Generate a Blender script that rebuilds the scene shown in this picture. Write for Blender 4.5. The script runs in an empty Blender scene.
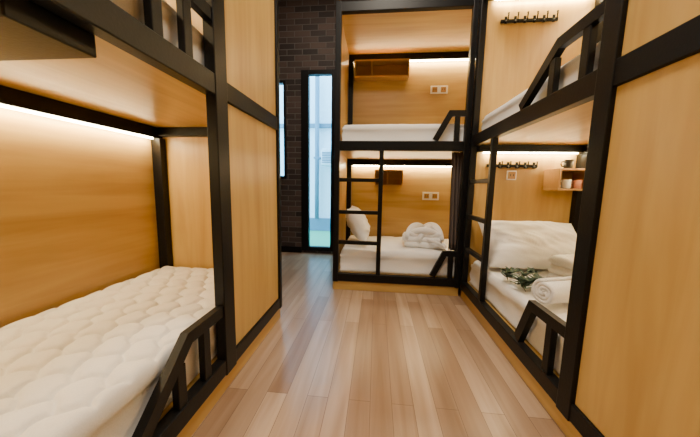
import bpy, bmesh, math, random
from mathutils import Vector, Matrix, noise
random.seed(4)
S=1.1
scene=bpy.context.scene
COL=scene.collection
# ---------------------------------------------------------------- materials
def new_mat(name):
    m=bpy.data.materials.new(name); m.use_nodes=True
    nt=m.node_tree
    return m,nt,nt.nodes['Principled BSDF']
def simple(name,col,rough=.5,metal=0,bump=0,bscale=60,spec=.5,sheen=0):
    m,nt,p=new_mat(name)
    p.inputs['Base Color'].default_value=(*col,1); p.inputs['Roughness'].default_value=rough
    p.inputs['Metallic'].default_value=metal; p.inputs['Specular IOR Level'].default_value=spec
    geo=nt.nodes.new('ShaderNodeNewGeometry'); n=nt.nodes.new('ShaderNodeTexNoise'); n.inputs['Scale'].default_value=bscale
    nt.links.new(geo.outputs['Position'],n.inputs['Vector'])
    mx=nt.nodes.new('ShaderNodeMix'); mx.data_type='RGBA'
    mx.inputs[6].default_value=(*[c*.9 for c in col],1); mx.inputs[7].default_value=(*[min(1,c*1.08) for c in col],1)
    nt.links.new(n.outputs['Fac'],mx.inputs[0]); nt.links.new(mx.outputs[2],p.inputs['Base Color'])
    if bump:
        b=nt.nodes.new('ShaderNodeBump'); b.inputs['Strength'].default_value=bump; b.inputs['Distance'].default_value=.004
        nt.links.new(n.outputs['Fac'],b.inputs['Height']); nt.links.new(b.outputs['Normal'],p.inputs['Normal'])
    return m
def wood(name,axis,c1,c2,rough=.38,dens=13):
    m,nt,p=new_mat(name)
    geo=nt.nodes.new('ShaderNodeNewGeometry'); mp=nt.nodes.new('ShaderNodeMapping')
    sc=[dens]*3; sc['xyz'.index(axis)]=.9
    mp.inputs['Scale'].default_value=sc
    nt.links.new(geo.outputs['Position'],mp.inputs['Vector'])
    n=nt.nodes.new('ShaderNodeTexNoise'); n.inputs['Scale'].default_value=1; n.inputs['Detail'].default_value=5; n.inputs['Distortion'].default_value=.6
    nt.links.new(mp.outputs['Vector'],n.inputs['Vector'])
    mp2=nt.nodes.new('ShaderNodeMapping'); sc2=[3.0]*3; sc2['xyz'.index(axis)]=.5; mp2.inputs['Scale'].default_value=sc2
    nt.links.new(geo.outputs['Position'],mp2.inputs['Vector'])
    n2=nt.nodes.new('ShaderNodeTexNoise'); n2.inputs['Scale'].default_value=1.2; n2.inputs['Detail'].default_value=3; n2.inputs['Distortion'].default_value=1.2
    nt.links.new(mp2.outputs['Vector'],n2.inputs['Vector'])
    ad=nt.nodes.new('ShaderNodeMath'); ad.operation='ADD'
    nt.links.new(n.outputs['Fac'],ad.inputs[0]); nt.links.new(n2.outputs['Fac'],ad.inputs[1])
    hf=nt.nodes.new('ShaderNodeMath'); hf.operation='MULTIPLY'; hf.inputs[1].default_value=.5
    nt.links.new(ad.outputs[0],hf.inputs[0])
    r=nt.nodes.new('ShaderNodeValToRGB'); r.color_ramp.elements[0].position=.36; r.color_ramp.elements[1].position=.64
    r.color_ramp.elements[0].color=(*c1,1); r.color_ramp.elements[1].color=(*c2,1)
    nt.links.new(hf.outputs[0],r.inputs['Fac']); nt.links.new(r.outputs['Color'],p.inputs['Base Color'])
    p.inputs['Roughness'].default_value=rough
    return m
WC1=(.42,.25,.068); WC2=(.58,.38,.122)
wz=wood('wood_panel_vertical','z',WC1,WC2); wy=wood('wood_panel_long','y',WC1,WC2); wx=wood('wood_panel_cross','x',WC1,WC2)
wdark=wood('wood_shelf','x',(.34,.18,.055),(.44,.25,.085))
WOOD={'x':wx,'y':wy,'z':wz}
black=simple('black_painted_metal',(.004,.0036,.0036),.42,0,.1,90,.25)
white=simple('mattress_fabric',(.76,.72,.66),.9,0,.15,220,.2)
linen=simple('white_linen',(.84,.82,.79),.85,0,.3,160,.2)
terry=simple('terry_cloth',(.9,.88,.85),.95,0,.9,420,.2)
curtm=simple('curtain_fabric',(.10,.075,.065),.9,0,.4,150)
plastic=simple('white_plastic',(.8,.78,.72),.35)
dplastic=simple('dark_plastic',(.03,.03,.03),.4)
leafm=simple('leaf_green',(.02,.05,.025),.5,0,.2,40)
stemm=simple('stem_brown',(.06,.05,.02),.6)
ceram=simple('mug_ceramic',(.75,.74,.7),.25)
pinkm=simple('dusty_rose_paint',(.5,.2,.12),.5)
darkwall=simple('dark_plaster',(.02,.019,.019),.8,0,.3,30)
outwall=simple('outside_render_white',(.66,.80,.86),.8,0,.3,20)
outgrey=simple('outside_grey',(.10,.20,.27),.6)
grassm=simple('grass_green',(.05,.36,.20),.9,0,.8,30)
def emis(name,col,st):
    m,nt,p=new_mat(name); p.inputs['Base Color'].default_value=(*col,1)
    p.inputs['Emission Color'].default_value=(*col,1); p.inputs['Emission Strength'].default_value=st; return m
ledm=emis('led_glow',(1,.84,.50),90)
lampm=emis('lamp_diffuser',(1,.9,.78),6)
# floor
def floor_mat():
    m,nt,p=new_mat('laminate_floor')
    geo=nt.nodes.new('ShaderNodeNewGeometry'); sep=nt.nodes.new('ShaderNodeSeparateXYZ'); cmb=nt.nodes.new('ShaderNodeCombineXYZ')
    nt.links.new(geo.outputs['Position'],sep.inputs[0])
    nt.links.new(sep.outputs['Y'],cmb.inputs['X']); nt.links.new(sep.outputs['X'],cmb.inputs['Y'])
    br=nt.nodes.new('ShaderNodeTexBrick'); nt.links.new(cmb.outputs[0],br.inputs['Vector'])
    br.inputs['Scale'].default_value=1; br.inputs['Brick Width'].default_value=1.25; br.inputs['Row Height'].default_value=.11
    br.inputs['Mortar Size'].default_value=.0014; br.inputs['Mortar Smooth'].default_value=.2; br.offset=.37; br.inputs['Bias'].default_value=0
    br.inputs['Color1'].default_value=(.29,.178,.105,1); br.inputs['Color2'].default_value=(.52,.375,.255,1); br.inputs['Mortar'].default_value=(.15,.09,.055,1)
    mp=nt.nodes.new('ShaderNodeMapping'); mp.inputs['Scale'].default_value=(18,1.1,1); nt.links.new(geo.outputs['Position'],mp.inputs['Vector'])
    n=nt.nodes.new('ShaderNodeTexNoise'); n.inputs['Scale'].default_value=1; n.inputs['Detail'].default_value=6; n.inputs['Distortion'].default_value=.5
    nt.links.new(mp.outputs[0],n.inputs['Vector'])
    r=nt.nodes.new('ShaderNodeValToRGB'); r.color_ramp.elements[0].position=.3; r.color_ramp.elements[1].position=.7
    r.color_ramp.elements[0].color=(.74,.68,.62,1); r.color_ramp.elements[1].color=(1.06,1.08,1.12,1)
    nt.links.new(n.outputs['Fac'],r.inputs['Fac'])
    mx=nt.nodes.new('ShaderNodeMix'); mx.data_type='RGBA'; mx.blend_type='MULTIPLY'; mx.inputs[0].default_value=1
    nt.links.new(br.outputs['Color'],mx.inputs[6]); nt.links.new(r.outputs['Color'],mx.inputs[7]); nt.links.new(mx.outputs[2],p.inputs['Base Color'])
    p.inputs['Roughness'].default_value=.3
    return m
floorm=floor_mat()
def brick_mat():
    m,nt,p=new_mat('dark_brick')
    geo=nt.nodes.new('ShaderNodeNewGeometry'); sep=nt.nodes.new('ShaderNodeSeparateXYZ'); cmb=nt.nodes.new('ShaderNodeCombineXYZ')
    nt.links.new(geo.outputs['Position'],sep.inputs[0])
    ad=nt.nodes.new('ShaderNodeMath'); nt.links.new(sep.outputs['X'],ad.inputs[0]); nt.links.new(sep.outputs['Y'],ad.inputs[1])
    nt.links.new(ad.outputs[0],cmb.inputs['X']); nt.links.new(sep.outputs['Z'],cmb.inputs['Y'])
    br=nt.nodes.new('ShaderNodeTexBrick'); nt.links.new(cmb.outputs[0],br.inputs['Vector'])
    br.inputs['Scale'].default_value=1; br.inputs['Brick Width'].default_value=.24; br.inputs['Row Height'].default_value=.085
    br.inputs['Mortar Size'].default_value=.007; br.inputs['Mortar Smooth'].default_value=.3
    br.inputs['Color1'].default_value=(.02,.011,.009,1); br.inputs['Color2'].default_value=(.085,.05,.04,1); br.inputs['Mortar'].default_value=(.12,.10,.09,1)
    nt.links.new(br.outputs['Color'],p.inputs['Base Color'])
    b=nt.nodes.new('ShaderNodeBump'); b.inputs['Distance'].default_value=.01; b.invert=True
    nt.links.new(br.outputs['Fac'],b.inputs['Height']); nt.links.new(b.outputs['Normal'],p.inputs['Normal'])
    p.inputs['Roughness'].default_value=.7
    return m
brickm=brick_mat()
def glass_mat():
    m=bpy.data.materials.new('window_glass'); m.use_nodes=True; nt=m.node_tree; nt.nodes.clear()
    o=nt.nodes.new('ShaderNodeOutputMaterial'); t=nt.nodes.new('ShaderNodeBsdfTransparent'); t.inputs[0].default_value=(.90,.97,1,1)
    g=nt.nodes.new('ShaderNodeBsdfGlossy'); g.inputs['Roughness'].default_value=.02
    mx=nt.nodes.new('ShaderNodeMixShader'); mx.inputs[0].default_value=.06
    nt.links.new(t.outputs[0],mx.inputs[1]); nt.links.new(g.outputs[0],mx.inputs[2]); nt.links.new(mx.outputs[0],o.inputs[0])
    return m
glassm=glass_mat()
# ---------------------------------------------------------------- geometry helpers
def link(name,me,mats,parent=None,smooth=False):
    ob=bpy.data.objects.new(name,me); COL.objects.link(ob)
    for m in (mats if isinstance(mats,(list,tuple)) else [mats]): me.materials.append(m)
    if smooth:
        for p in me.polygons: p.use_smooth=True
    # move origin to centre
    vs=[v.co for v in me.vertices]
    c=Vector([(min(v[i] for v in vs)+max(v[i] for v in vs))/2 for i in range(3)])
    me.transform(Matrix.Translation(-c)); ob.location=c
    if parent:
        ob.parent=parent; ob.matrix_parent_inverse=Matrix.Translation(parent.location).inverted()
    return ob
def empty(name,loc):
    e=bpy.data.objects.new(name,None); e.location=Vector(loc)*S; e.empty_display_size=.1; COL.objects.link(e); return e
def bm_box(bm,a,b,bev=.004,seg=2,mi=0):
    lo=[min(a[i],b[i])*S for i in range(3)]; hi=[max(a[i],b[i])*S for i in range(3)]
    r=bmesh.ops.create_cube(bm,size=1)
    vs=r['verts']
    for v in vs: v.co=Vector([(lo[i]+hi[i])/2+v.co[i]*(hi[i]-lo[i]) for i in range(3)])
    fs=list({f for v in vs for f in v.link_faces})
    for f in fs: f.material_index=mi
    if bev:
        es=list({e for v in vs for e in v.link_edges})
        bmesh.ops.bevel(bm,geom=es,offset=min(bev,min(hi[i]-lo[i] for i in range(3))*.4),segments=seg,profile=.5,affect='EDGES',material=mi if mi else -1)
def box(name,a,b,mat,parent=None,bev=.004,seg=2):
    bm=bmesh.new(); bm_box(bm,a,b,bev,seg); me=bpy.data.meshes.new(name); bm.to_mesh(me); bm.free()
    return link(name,me,mat,parent)
def from_bm(name,bm,mats,parent=None,smooth=False):
    bmesh.ops.recalc_face_normals(bm,faces=bm.faces)
    me=bpy.data.meshes.new(name); bm.to_mesh(me); bm.free(); return link(name,me,mats,parent,smooth)
def bm_tube(bm,pts,r,seg=8,mi=0):
    pts=[Vector(p)*S for p in pts]; rings=[]
    for i,p in enumerate(pts):
        t=(pts[min(i+1,len(pts)-1)]-pts[max(i-1,0)]).normalized()
        u=t.cross(Vector((0,0,1)));
        if u.length<.1: u=t.cross(Vector((1,0,0)))
        u.normalize(); w=t.cross(u)
        rr=(r[i] if isinstance(r,(list,tuple)) else r)*S
        rings.append([bm.verts.new(p+(u*math.cos(2*math.pi*k/seg)+w*math.sin(2*math.pi*k/seg))*rr) for k in range(seg)])
    for a,b in zip(rings,rings[1:]):
        for k in range(seg):
            f=bm.faces.new((a[k],a[(k+1)%seg],b[(k+1)%seg],b[k])); f.material_index=mi; f.smooth=True
    for rg in (rings[0],rings[-1]):
        f=bm.faces.new(rg); f.material_index=mi
def bm_path_board(bm,P,pts,w,d0,d1):
    """flat board following polyline in (l,z), thickness d0..d1"""
    n=len(pts); L=[];R=[]
    for i,(l,z) in enumerate(pts):
        def nrm(a,b):
            v=Vector((b[0]-a[0],b[1]-a[1])).normalized(); return Vector((-v.y,v.x))
        if i==0: m=nrm(pts[0],pts[1]); k=1
        elif i==n-1: m=nrm(pts[-2],pts[-1]); k=1
        else:
            n1=nrm(pts[i-1],pts[i]); n2=nrm(pts[i],pts[i+1]); m=(n1+n2).normalized(); k=1/max(.4,m.dot(n1))
        L.append(Vector((l,z))+m*w/2*k); R.append(Vector((l,z))-m*w/2*k)
    def V(p,d): return bm.verts.new(Vector(P(p.x,d,p.y))*S)
    new=[]
    A=[[V(p,d0) for p in L],[V(p,d0) for p in R],[V(p,d1) for p in L],[V(p,d1) for p in R]]
    for i in range(n-1):
        for q in ((A[0],A[1]),(A[3],A[2]),(A[2],A[0]),(A[1],A[3])):
            new.append(bm.faces.new((q[0][i],q[0][i+1],q[1][i+1],q[1][i])))
    for i in (0,n-1): new.append(bm.faces.new((A[0][i],A[1][i],A[3][i],A[2][i])))
    es=[e for e in {e for f in new for e in f.edges} if len(e.link_faces)==2 and e.calc_face_angle(0)>.5]
    bmesh.ops.recalc_face_normals(bm,faces=new)
    bmesh.ops.bevel(bm,geom=es,offset=.004,segments=2,profile=.5,affect='EDGES')
def area(name,loc,size,power,col,parent=None,rot=(0,0,0),sp=None):
    l=bpy.data.lights.new(name,'AREA'); l.shape='RECTANGLE'; l.size=size[0]*S; l.size_y=size[1]*S; l.energy=power; l.color=col
    if sp: l.spread=sp
    o=bpy.data.objects.new(name,l); COL.objects.link(o); o.location=Vector(loc)*S; o.rotation_euler=rot
    if parent: o.parent=parent; o.matrix_parent_inverse=Matrix.Translation(parent.location).inverted()
    return o
WARM=(1,.73,.38)
# ---------------------------------------------------------------- bunk beds
def bunk(P,axis,l0,l1,D,closed,openr,m0,m1,guards,ladder,leds,origin,joist=None,endbeam=True,topz=2.57,clfront=None):
    e=empty('bunk_bed',origin)
    Wl=WOOD[axis]; other='x' if axis=='y' else 'y'
    B=lambda nm,l,d,z,mat,bev=.004: box(nm,P(l[0],d[0],z[0]),P(l[1],d[1],z[1]),mat,e,bev)
    f0,f1=clfront if clfront else (l0,l1)
    B('kick_board',(f0,f1),(.012,.032),(0.0,.09),Wl)
    B('bottom_rail',(f0,f1),(0,.05),(.09,.165),black)
    B('bed_platform',(l0,l1),(.05,D),(.12,.16),Wl)
    B('middle_rail',(f0,f1),(0,.05),(m0,m1),black)
    B('upper_platform',(l0,l1),(.05,D),(m0+.015,m1-.01),WOOD[axis])
    B('top_rail',(f0,f1),(0,.05),(topz-.08,topz),black)
    B('roof_panel',(l0,l1),(.05,D),(topz-.01,topz+.02),Wl)
    B('back_panel',(l0,l1),(D,D+.025),(0,topz+.02),Wl)
    B('end_panel_1',(l0,l0+.02),(.05,D),(.16,topz-.01),wz)
    B('end_panel_2',(l1-.02,l1),(.05,D),(.16,topz-.01),wz)
    for i,l in enumerate(openr['posts']): B('post_%d'%(i+1),(l[0],l[1]),(-.004,.045),(.0 if i>9 else .085,topz+.004),black)
    if closed:
        c0,c1=closed
        B('front_panel_lower',(c0,c1),(.012,.03),(.165,m0),wz)
        B('front_panel_upper',(c0,c1),(.012,.03),(m1,topz-.08),wz)
    for t,(zb,zt) in enumerate(((.16,m0+.015),(m1-.01,topz-.01))):
        B('back_beam_%d'%t,(l0+.02,l1-.02),(D-.05,D),(zt-.075,zt),black)
        for k,l in enumerate((l0+.02,l1-.075)):
            B('corner_post_%d_%d'%(t,k),(l,l+.055),(D-.07,D-.001),(zb,zt-.075),black)
        if endbeam: B('end_beam_%d'%t,(l1-.07,l1-.02),(.05,D-.05),(zt-.06,zt),black)
        if joist: B('joist_%d'%t,joist,(.06,D-.05),(zt-.065,zt),black)
        # LED
        q=leds[t]
        if q.get('back'):
            B('led_strip_back_%d'%t,(l0+.09,l1-.09),(D-.035,D-.02),(zt-.085,zt-.076),ledm,0)
            p=P((l0+l1)/2,D-.03,zt-.092); sz=(l1-l0-.2,.012)
            area('led_lamp_back_%d'%t,p,sz,q['back'],WARM,e,(0,0,0) if axis=='x' else (0,0,math.pi/2))
        if q.get('end'):
            B('led_strip_end_%d'%t,(l1-.05,l1-.035),(.1,D-.08),(zt-.068,zt-.061),ledm,0)
            p=P(l1-.04,D/2,zt-.075)
            area('led_lamp_end_%d'%t,p,(.012,D-.25) if axis=='x' else (D-.25,.012),q['end'],WARM,e,(0,0,0))
    for gi,g in enumerate(guards):
        bm=bmesh.new(); bm_path_board(bm,P,g['path'],.05,.004,.036)
        from_bm('guard_rail_%d'%gi,bm,black,e)
        for k,(l,za,zb) in enumerate(g['bars']): B('guard_bar_%d_%d'%(gi,k),(l-.022,l+.022),(.006,.034),(za,zb),black)
    if ladder:
        a,b,lz0,lz1,rungs=ladder
        lo,hi=(a,b)
        B('ladder_upright',(hi-.02,hi+.02) if ladder[0]<ladder[1] else (hi-.02,hi+.02),(.002,.04),(lz0,lz1),black)
        for k,z in enumerate(rungs): B('ladder_rung_%d'%k,(min(lo,hi),max(lo,hi)),(.005,.04),(z-.017,z+.017),black)
    return e
# left
PL=lambda l,d,z:(-.69-d,l,z)
LM0,LM1=1.375,1.46
left=bunk(PL,'y',-.50,1.86,.92,(1.20,1.83),{'posts':[(1.11,1.20),(1.82,1.86),(-.5,-.44)]},LM0,LM1,
  [{'path':[(1.11,.41),(.89,.41),(.66,.19)],'bars':[(.99,.165,.395),(.84,.165,.33)]},
   {'path':[(1.11,LM1+.23),(.88,LM1+.23),(.60,LM1+.02)],'bars':[(.97,LM1,LM1+.21),(.83,LM1,LM1+.17)]}],
  None,[{'back':17,'end':0},{'back':14}],(-1.15,.65,0),joist=(.50,.68))
# right
PR=lambda l,d,z:(.79+d,l,z)
RM0,RM1=1.355,1.445
right=bunk(PR,'y',.0,2.44,.92,(.02,1.035),{'posts':[(1.035,1.11),(2.385,2.44),(0,.05)]},RM0,RM1,
  [{'path':[(1.11,.415),(1.37,.415),(1.47,.18)],'bars':[(1.22,.165,.40)]},
   {'path':[(1.11,RM1+.215),(1.37,RM1+.215),(1.66,RM1+.015)],'bars':[(1.2,RM1,RM1+.2),(1.4,RM1,RM1+.16)]}],
  (2.39,2.0,.165,RM0,[.47,.76,1.06]),[{'back':5,'end':5},{'back':6,'end':6}],(1.25,1.2,0))
# back
PB=lambda l,d,z:(l,2.45+d,z)
BM0,BM1=1.325,1.41
back=bunk(PB,'x',-.397,1.70,.95,None,{'posts':[(-.397,-.347),(.745,.79)]},BM0,BM1,
  [{'path':[(.745,.40),(.64,.40),(.54,.18)],'bars':[(.70,.165,.385)]},
   {'path':[(.745,BM1+.235),(.62,BM1+.235),(.50,BM1+.01)],'bars':[(.68,BM1,BM1+.22)]}],
  (-.35,.035,.165,BM0,[.47,.76,1.06]),[{'back':10},{'back':14}],(.2,2.9,0),endbeam=False,clfront=(-.397,.785))
# ---------------------------------------------------------------- mattresses
def hexh(x,y,s):
    # 0 at stitch line, 1 in centre, wavy hexagons
    x=x/s; y=y/s
    y+=.07*math.sin(x*6.283); x+=.07*math.sin(y*6.283)
    best=[9,9]
    r3=math.sqrt(3)
    for jj in (-1,0,1):
        j=round(y/(r3/2))+jj; i0=round(x-(.5 if j%2 else 0))
        for i in (i0-1,i0,i0+1):
            cx=i+(.5 if j%2 else 0); cy=j*r3/2
            d=math.hypot(x-cx,y-cy)
            if d<best[0]: best=[d,best[0]]
            elif d<best[1]: best[1]=d
    e=(best[1]-best[0])
    return .7*(1-math.exp(-e*11))+.3*(1-min(1,best[0]/.6)**2)
def mattress(name,x0,x1,y0,y1,z0,z1,mat,quilt=0,wr=.004,step=.03,r=.035,seed=0,amp=.024):
    x0,x1,y0,y1,z0,z1=[v*S for v in (x0,x1,y0,y1,z0,z1)]
    def coords(a,b):
        c=[a+r*(1-math.cos(t*math.pi/2/5)) for t in range(5)]
        n=max(2,int((b-a-2*r)/step)); c+=[a+r+(b-a-2*r)*k/n for k in range(n+1)]
        c+=[b-r*(1-math.cos(t*math.pi/2/5)) for t in range(4,-1,-1)]; return c
    xs,ys=coords(x0,x1),coords(y0,y1); bm=bmesh.new(); G=[]
    for x in xs:
        row=[]
        for y in ys:
            ex=min(x-x0,x1-x); ey=min(y-y0,y1-y)
            dx=max(0,r-ex); dy=max(0,r-ey); dd=min(r,math.hypot(dx,dy))
            z=z1-r+math.sqrt(max(0,r*r-dd*dd)); k=max(0,1-dd/r)
            if quilt: z+=(hexh(x,y,quilt)-.9)*amp*k
            z+=noise.noise(Vector((x*3,y*3,seed)))*wr*2*k+abs(noise.noise(Vector((x*7,y*4,seed+5))))*wr*1.5*k
            row.append(bm.verts.new((x,y,z)))
        G.append(row)
    for i in range(len(xs)-1):
        for j in range(len(ys)-1): bm.faces.new((G[i][j],G[i+1][j],G[i+1][j+1],G[i][j+1]))
    ring=[G[i][0] for i in range(len(xs))]+[G[-1][j] for j in range(1,len(ys))]+[G[i][-1] for i in range(len(xs)-2,-1,-1)]+[G[0][j] for j in range(len(ys)-2,0,-1)]
    lv=[(.12,.006),(.2,-.003),(.5,.005),(.8,-.003),(.88,.006),(1,-.012)]
    prev=ring
    for f,o in lv:
        cur=[]
        for v in ring:
            bx,by=v.co.x,v.co.y
            nx=(o if abs(bx-x1)<1e-5 else -o if abs(bx-x0)<1e-5 else 0); ny=(o if abs(by-y1)<1e-5 else -o if abs(by-y0)<1e-5 else 0)
            w=noise.noise(Vector((bx*6,by*6,f*3+seed)))*wr
            cur.append(bm.verts.new((bx+nx+ (w if nx else 0),by+ny+(w if ny else 0),(z1-r)+(z0-(z1-r))*f)))
        for k in range(len(ring)): bm.faces.new((prev[k],prev[(k+1)%len(ring)],cur[(k+1)%len(ring)],cur[k]))
        prev=cur
    bm.faces.new(prev)
    return from_bm(name,bm,mat,None,True)
mattress('mattress',-1.575,-.75,-.40,1.80,.162,.385,white,quilt=.135,step=.0078,wr=.003,amp=.036)
mattress('mattress',-1.575,-.748,-.40,1.80,LM1-.008,LM1+.18,white,wr=.004,seed=3,quilt=.135,step=.014)
mattress('mattress',.85,1.63,.06,2.36,.162,.375,linen,wr=.012,seed=4)
mattress('mattress',.85,1.63,.06,2.36,RM1-.008,RM1+.15,linen,wr=.005,seed=6)
mattress('mattress',-.33,1.63,2.51,3.32,.162,.385,linen,wr=.012,seed=8)
mattress('mattress',-.33,1.63,2.51,3.32,BM1-.008,BM1+.16,linen,wr=.006,seed=9)
# ---------------------------------------------------------------- pillows
def pillow(name,w,h,t,loc,rot,mat,seed=0,wr=.02):
    bm=bmesh.new(); N=44; rows={}
    w,h,t=w*S/2,h*S/2,t*S/2
    for s in (1,-1):
        for i in range(N+1):
            for j in range(N+1):
                a=-1+2*i/N; b=-1+2*j/N
                edge=(i in(0,N) or j in(0,N))
                if s==-1 and edge: rows[(s,i,j)]=rows[(1,i,j)]; continue
                th=max(0,(1-abs(a)**2.6))**.55*max(0,(1-abs(b)**2.6))**.55
                px=a*w*(1-.06*(1-abs(b)**2)*abs(a)**3); py=b*h*(1-.08*(1-abs(a)**2)*abs(b)**3)
                z=s*t*th
                z+=th*wr*noise.noise(Vector((a*3,b*3,seed+s)))+th*wr*abs(noise.noise(Vector((a*5+b*3,b*3.5,seed+9))))
                rows[(s,i,j)]=bm.verts.new((px,py,z))
        for i in range(N):
            for j in range(N):
                q=[rows[(s,i,j)],rows[(s,i+1,j)],rows[(s,i+1,j+1)],rows[(s,i,j+1)]]
                bm.faces.new(q if s==1 else q[::-1])
    M=Matrix.Translation(Vector(loc)*S)@rot
    bm.transform(M)
    return from_bm(name,bm,mat,None,True)
R=lambda a,ax: Matrix.Rotation(math.radians(a),4,ax)
pillow('pillow',.74,.43,.25,(1.22,2.17,.575),R(48,'X'),linen,1)
pillow('pillow',.52,.40,.19,(-.195,2.88,.60),R(90,'Z')@R(62,'X'),linen,2)
# ---------------------------------------------------------------- towels, robe
def towel_roll(name,c,length,rad,axis_ang):
    bm=bmesh.new(); turns=3.2; n=90; th=rad/turns*.8
    prof=[]
    for k in range(n+1):
        a=k/n*turns*2*math.pi; rr=.12*rad+(rad-.12*rad)*(k/n); prof.append((a,rr))
    m=14
    def pt(a,rr,x): 
        w=.03*rad*noise.noise(Vector((a,x*20,2)))
        return Vector((x,(rr+w)*math.cos(a),(rr+w)*math.sin(a)))
    grid=[[],[]]
    for s,off in ((0,0),(1,-th)):
        for (a,rr) in prof:
            grid[s].append([bm.verts.new(pt(a,max(.02*rad,rr+off),(-.5+q/m)*length+ (0.004*math.sin(a*3)))) for q in range(m+1)])
    for s in (0,1):
        for k in range(n):
            for q in range(m): bm.faces.new((grid[s][k][q],grid[s][k+1][q],grid[s][k+1][q+1],grid[s][k][q+1]))
    for k in range(n):
        for q in (0,m): bm.faces.new((grid[0][k][q],grid[0][k+1][q],grid[1][k+1][q],grid[1][k][q]))
    for k in (0,n):
        for q in range(m): bm.faces.new((grid[0][k][q],grid[0][k][q+1],grid[1][k][q+1],grid[1][k][q]))
    bm.transform(Matrix.Translation(Vector(c)*S)@Matrix.Rotation(axis_ang,4,'Z')@Matrix.Scale(S,4))
    return from_bm(name,bm,terry,None,True)
towel_roll('rolled_towel',(1.0,1.47,.466),.24,.072,math.radians(18))
def bm_fold(bm,w,d,z0,th,seed,cx=0,cy=0,ang=0,nz=.008):
    """one folded layer: superellipse cross-section slab with soft rounded edges"""
    N=22;M=16
    def P(i,j,s):
        a=-1+2*i/N;b=-1+2*j/M
        e=max(0,(1-abs(a)**8))**.4*max(0,(1-abs(b)**8))**.4
        x=a*w/2+.012*noise.noise(Vector((b*3,seed,1)));y=b*d/2+.012*noise.noise(Vector((a*3,seed,4)))
        z=z0+th/2+s*th/2*e+nz*noise.noise(Vector((a*2.3,b*2.3,seed)))
        xr=x*math.cos(ang)-y*math.sin(ang); yr=x*math.sin(ang)+y*math.cos(ang)
        return (xr+cx,yr+cy,z)
    V={}
    for s in (1,-1):
        for i in range(N+1):
            for j in range(M+1):
                if s==-1 and (i in(0,N) or j in(0,M)): V[s,i,j]=V[1,i,j]
                else: V[s,i,j]=bm.verts.new(P(i,j,s))
        for i in range(N):
            for j in range(M):
                q=[V[s,i,j],V[s,i+1,j],V[s,i+1,j+1],V[s,i,j+1]]; bm.faces.new(q if s==1 else q[::-1])
bm=bmesh.new()
for k in range(3): bm_fold(bm,.27-.008*k,.22,k*.06,.066,k)
bm.transform(Matrix.Translation(Vector((1.31,1.79,.39))*S)@R(20,'Z')@Matrix.Scale(S,4))
from_bm('folded_towel',bm,terry,None,True)
# bathrobe, folded in layers with collar and belt
bm=bmesh.new()
for k in range(3): bm_fold(bm,.42-.05*k+.02*(k%2),.34-.03*k,k*.05,.066,k+10,cx=.015*(-1)**k,nz=.02 if k else .008)
def soft_tube(bm,pts,r):
    bm_tube(bm,[(p[0]/S,p[1]/S,p[2]/S) for p in pts],[q/S for q in r],12)
def arc(p0,p1,p2,n=14): return [tuple((1-t)**2*p0[i]+2*(1-t)*t*p1[i]+t*t*p2[i] for i in range(3)) for t in [k/n for k in range(n+1)]]
taper=[.02+.018*math.sin(math.pi*k/14) for k in range(15)]
soft_tube(bm,arc((-.17,-.15,.10),(-.12,.03,.26),(.03,.12,.17)),taper)
soft_tube(bm,arc((.18,-.14,.09),(.14,.04,.28),(.0,.13,.17)),taper)
soft_tube(bm,arc((-.18,-.04,.10),(0,-.19,.25),(.17,-.06,.11)),taper)
soft_tube(bm,arc((-.05,-.17,.08),(.05,-.02,.27),(.12,.12,.14)),taper)
soft_tube(bm,arc((.04,-.17,.10),(.13,-.24,.09),(.20,-.16,.02)),[.015]*15)
bm.transform(Matrix.Translation(Vector((.50,2.83,.392))*S)@R(-6,'Z')@Matrix.Scale(S,4))
from_bm('folded_bathrobe',bm,terry,None,True)
# ---------------------------------------------------------------- leaf garland
bm=bmesh.new()
stems=[arc((.87,1.56,.42),(.92,1.78,.46),(1.14,1.68,.43)),arc((.89,1.80,.42),(1.0,1.64,.45),(1.12,1.56,.43)),arc((.90,1.70,.42),(1.0,1.86,.46),(1.10,1.88,.44)),arc((.87,1.68,.42),(.96,1.62,.46),(1.05,1.76,.44)),arc((.865,1.76,.42),(.89,1.86,.46),(.98,1.90,.43))]
for st in stems:
    bm_tube(bm,st,.003,5,1)
    for k in range(1,len(st)):
        for sd in (0,1,2):
            p=Vector(st[k]); ang=random.uniform(0,6.28); L=random.uniform(.04,.065); W=L*.42
            d=Vector((math.cos(ang),math.sin(ang),random.uniform(.05,.5))).normalized(); u=d.cross(Vector((0,0,1))).normalized(); up=u.cross(d)
            pts=[p,p+d*L*.3+u*W*.5,p+d*L*.65+u*W*.42,p+d*L,p+d*L*.65-u*W*.42,p+d*L*.3-u*W*.5]
            mid=[p+d*L*.3-up*.004,p+d*L*.65-up*.004]
            v=[bm.verts.new(q*S) for q in pts]; c=[bm.verts.new(q*S) for q in mid]
            for f in ((v[0],v[1],c[0]),(v[1],v[2],c[1],c[0]),(v[2],v[3],c[1]),(v[3],v[4],c[1]),(v[4],v[5],c[0],c[1]),(v[5],v[0],c[0])):
                bm.faces.new(f).material_index=0
from_bm('leaf_garland',bm,[leafm,stemm])
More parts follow.
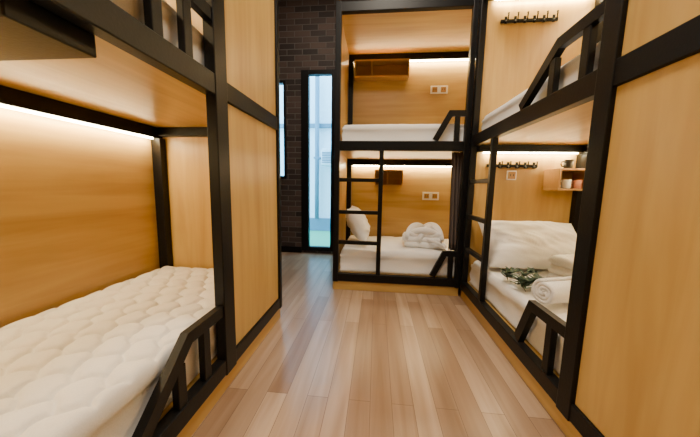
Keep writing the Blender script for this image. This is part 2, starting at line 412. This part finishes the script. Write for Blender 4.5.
# ---------------------------------------------------------------- hooks, outlets, shelves
def hook_rail(x0,x1,y,z,n=6):
    bm=bmesh.new(); bm_box(bm,(x0,y-.012,z-.012),(x1,y,z+.012),.002)
    for k in range(n):
        x=x0+(x1-x0)*(k+.5)/n
        bm_tube(bm,[(x,y-.01,z+.005),(x,y-.035,z-.02),(x,y-.055,z-.015),(x,y-.06,z+.015),(x,y-.058,z+.032)],[.006,.006,.006,.006,.008],8)
        bm_box(bm,(x-.01,y-.018,z-.022),(x+.01,y-.01,z+.03),.002)
    from_bm('coat_hook_rail',bm,black)
hook_rail(.93,1.34,2.419,1.20)
hook_rail(.95,1.38,2.419,2.34)
def outlet(x,y,z,w=.2,h=.09):
    bm=bmesh.new(); bm_box(bm,(x-w/2,y-.01,z-h/2),(x+w/2,y,z+h/2),.004)
    n=2 if w>.12 else 1
    for k in range(n):
        cx=x+(k-(n-1)/2)*w/2
        bm_box(bm,(cx-.03,y-.014,z-.03),(cx+.03,y-.009,z+.03),.003,2,1)
        for dx in (-.012,.012): bm_box(bm,(cx+dx-.003,y-.016,z-.008),(cx+dx+.003,y-.0135,z+.01),0,1,2)
    from_bm('power_outlet',bm,[plastic,wdark,dplastic])
outlet(.70,3.40,2.16); outlet(.67,3.40,.90,.2,.1); outlet(1.14,2.42,1.12,.08,.08)
def shelf(name,x0,x1,y0,y1,z0,z1,div,mat=wdark,open_axis='y'):
    bm=bmesh.new(); t=.015
    bm_box(bm,(x0,y0,z0),(x1,y1,z0+t),.002); bm_box(bm,(x0,y0,z1-t),(x1,y1,z1),.002)
    if open_axis=='y':
        bm_box(bm,(x0,y0,z0+t),(x0+t,y1,z1-t),.002); bm_box(bm,(x1-t,y0,z0+t),(x1,y1,z1-t),.002)
        bm_box(bm,(x0+t,y1-.008,z0+t),(x1-t,y1,z1-t),0)
        for d in div: bm_box(bm,(d-.007,y0,z0+t),(d+.007,y1-.008,z1-t),.002)
    return from_bm(name,bm,mat)
shelf('wall_shelf_box',-.30,.33,3.26,3.40,2.27,2.46,[-.1])
shelf('wall_shelf_box',-.03,.31,3.26,3.40,1.02,1.21,[.13])
shelf('wall_shelf_box',1.40,1.639,2.22,2.419,1.00,1.17,[],wdark)
def mug(x,y,z,mat):
    bm=bmesh.new(); n=24
    prof=[(.0,.0),(.026,.0),(.03,.006),(.032,.07),(.029,.07),(.027,.01),(0,.008)]
    rg=[[bm.verts.new((Vector((x+r*math.cos(2*math.pi*k/n),y+r*math.sin(2*math.pi*k/n),z+h)))*S) for k in range(n)] for r,h in prof[1:-1]]
    for a,b in zip(rg,rg[1:]):
        for k in range(n): bm.faces.new((a[k],a[(k+1)%n],b[(k+1)%n],b[k]))
    bm.faces.new(rg[0]); bm.faces.new(rg[-1])
    bm_tube(bm,[(x-.03,y,z+.055),(x-.05,y,z+.055),(x-.056,y,z+.037),(x-.048,y,z+.02),(x-.03,y,z+.017)],.005,6)
    from_bm('mug',bm,mat,None,True)
mug(1.50,2.29,1.171,dplastic); mug(1.58,2.29,1.016,pinkm); mug(1.5,2.29,1.016,ceram)
# curtain (gathered) at back bunk
bm=bmesh.new(); top=[];bot=[]
N=60
for k in range(N+1):
    t=k/N; x=.67+.18*t; y=2.54+.022*math.sin(t*2*math.pi*6)
    top.append(bm.verts.new(Vector((x,y,BM0+.0))*S)); bot.append(bm.verts.new(Vector((x+.02+.01*math.sin(t*9),y+.008*math.sin(t*17),.42))*S))
rows=[top]
for q in range(1,12):
    f=q/12; rows.append([bm.verts.new(top[k].co.lerp(bot[k].co,f)) for k in range(N+1)])
rows.append(bot)
for a,b in zip(rows,rows[1:]):
    for k in range(N): bm.faces.new((a[k],a[k+1],b[k+1],b[k]))
ob=from_bm('privacy_curtain',bm,curtm,None,True); md=ob.modifiers.new('s','SOLIDIFY'); md.thickness=.004
# ---------------------------------------------------------------- room shell
XW0,XW1,YB,YF,ZC=-1.66,1.76,3.80,-1.6,3.6
box('floor',(XW0-.1,YF-.1,-.08),(XW1+.1,YB+.1,0),floorm,None,0)
box('ceiling',(XW0-.1,YF-.1,ZC),(XW1+.1,YB+.1,ZC+.08),darkwall,None,0)
box('wall_left',(XW0-.1,YF,0),(XW0,YB,ZC),darkwall,None,0)
box('wall_right',(XW1,YF,0),(XW1+.1,YB,ZC),darkwall,None,0)
box('wall_front',(XW0-.1,YF-.1,0),(XW1+.1,YF,ZC),darkwall,None,0)
W1=(-1.09,-.60,.04,2.58); W2=(-1.62,-1.31,1.1,2.45)
bm=bmesh.new()
for a,b in (((XW0-.1,YB,0),(W2[0],YB+.1,ZC)),((W2[1],YB,0),(W1[0],YB+.1,ZC)),((W1[1],YB,0),(XW1+.1,YB+.1,ZC)),
            ((W2[0],YB,W2[3]),(W2[1],YB+.1,ZC)),((W1[0],YB,W1[3]),(W1[1],YB+.1,ZC)),((W2[0],YB,0),(W2[1],YB+.1,W2[2])),((W1[0],YB,0),(W1[1],YB+.1,W1[2]))):
    bm_box(bm,a,b,0)
from_bm('wall_back',bm,brickm)
def window(name,W,f=.035,fl=None):
    x0,x1,z0,z1=W; e=empty(name,((x0+x1)/2,YB,(z0+z1)/2)); fl=fl or f
    for nm,a,b in (('frame_left',(x0,YB-.02,z0),(x0+fl,YB+.06,z1)),('frame_right',(x1-f,YB-.02,z0),(x1,YB+.06,z1)),
                   ('frame_top',(x0+fl,YB-.02,z1-f),(x1-f,YB+.06,z1)),('frame_bottom',(x0+fl,YB-.02,z0),(x1-f,YB+.06,z0+f))):
        box(nm,a,b,black,e)
    box('glass',(x0+fl,YB+.015,z0+f),(x1-f,YB+.022,z1-f),glassm,e,0)
window('window_1',W1,.06,.11); window('window_2',W2)
box('baseboard_back',(XW0,YB-.02,0),(W1[0],YB,.09),black)
box('baseboard_back_right',(W1[1],YB-.02,0),(XW1,YB,.09),black)
# ceiling lamps
def lamp(x,y,p,w=.5,l=.5):
    e=empty('ceiling_lamp',(x,y,ZC-.02))
    box('housing',(x-w/2-.02,y-l/2-.02,ZC-.03),(x+w/2+.02,y+l/2+.02,ZC),black,e)
    box('diffuser',(x-w/2,y-l/2,ZC-.036),(x+w/2,y+l/2,ZC-.03),lampm,e,.001)
    area('lamp_light',(x,y,ZC-.045),(w,l),p,(1,.87,.70),e)
lamp(.05,1.3,70); lamp(.05,-.5,56); lamp(-.75,2.8,14,.3,.3)
# ---------------------------------------------------------------- outside
box('lawn',(-6,YB+.1,-.12),(4,YB+7,-.04),grassm,None,0)
bm=bmesh.new()
bm_box(bm,(-6,YB+2.3,-.04),(4,YB+2.4,3.4),0)
bm_box(bm,(-6,YB+2.2,-.04),(4,YB+2.3,.25),0,1,1)
bm_box(bm,(-6,YB+2.22,2.3),(4,YB+2.3,2.38),0,1,1)
bm_tube(bm,[(-1.35,YB+2.15,.25),(-1.35,YB+2.15,3.4)],.05,14,1); bm_box(bm,(-1.42,YB+2.1,1.6),(-1.28,YB+2.3,1.64),0,1,1)
bm_box(bm,(-1.22,YB+1.95,1.45),(-.92,YB+2.3,1.8),.02)
for k in range(7): bm_box(bm,(-1.20,YB+1.935,1.50+.035*k),(-.94,YB+1.95,1.515+.035*k),0,1,1)
from_bm('neighbour_house',bm,[outwall,outgrey])
w=bpy.data.worlds.new('sky'); scene.world=w; w.use_nodes=True
bg=w.node_tree.nodes['Background']; bg.inputs[0].default_value=(.34,.70,1,1); bg.inputs[1].default_value=14
# ---------------------------------------------------------------- camera
cam=bpy.data.cameras.new('camera'); co=bpy.data.objects.new('camera',cam); COL.objects.link(co)
cam.sensor_width=36; cam.lens=265/700*36; cam.clip_start=.02
co.location=(0,0,1.0*S)
co.rotation_euler=(Matrix.Rotation(math.radians(5.6),4,'Z')@Matrix.Rotation(math.radians(90-6.9),4,'X')@Matrix.Rotation(math.radians(1.1),4,'Z')).to_euler()
scene.camera=co
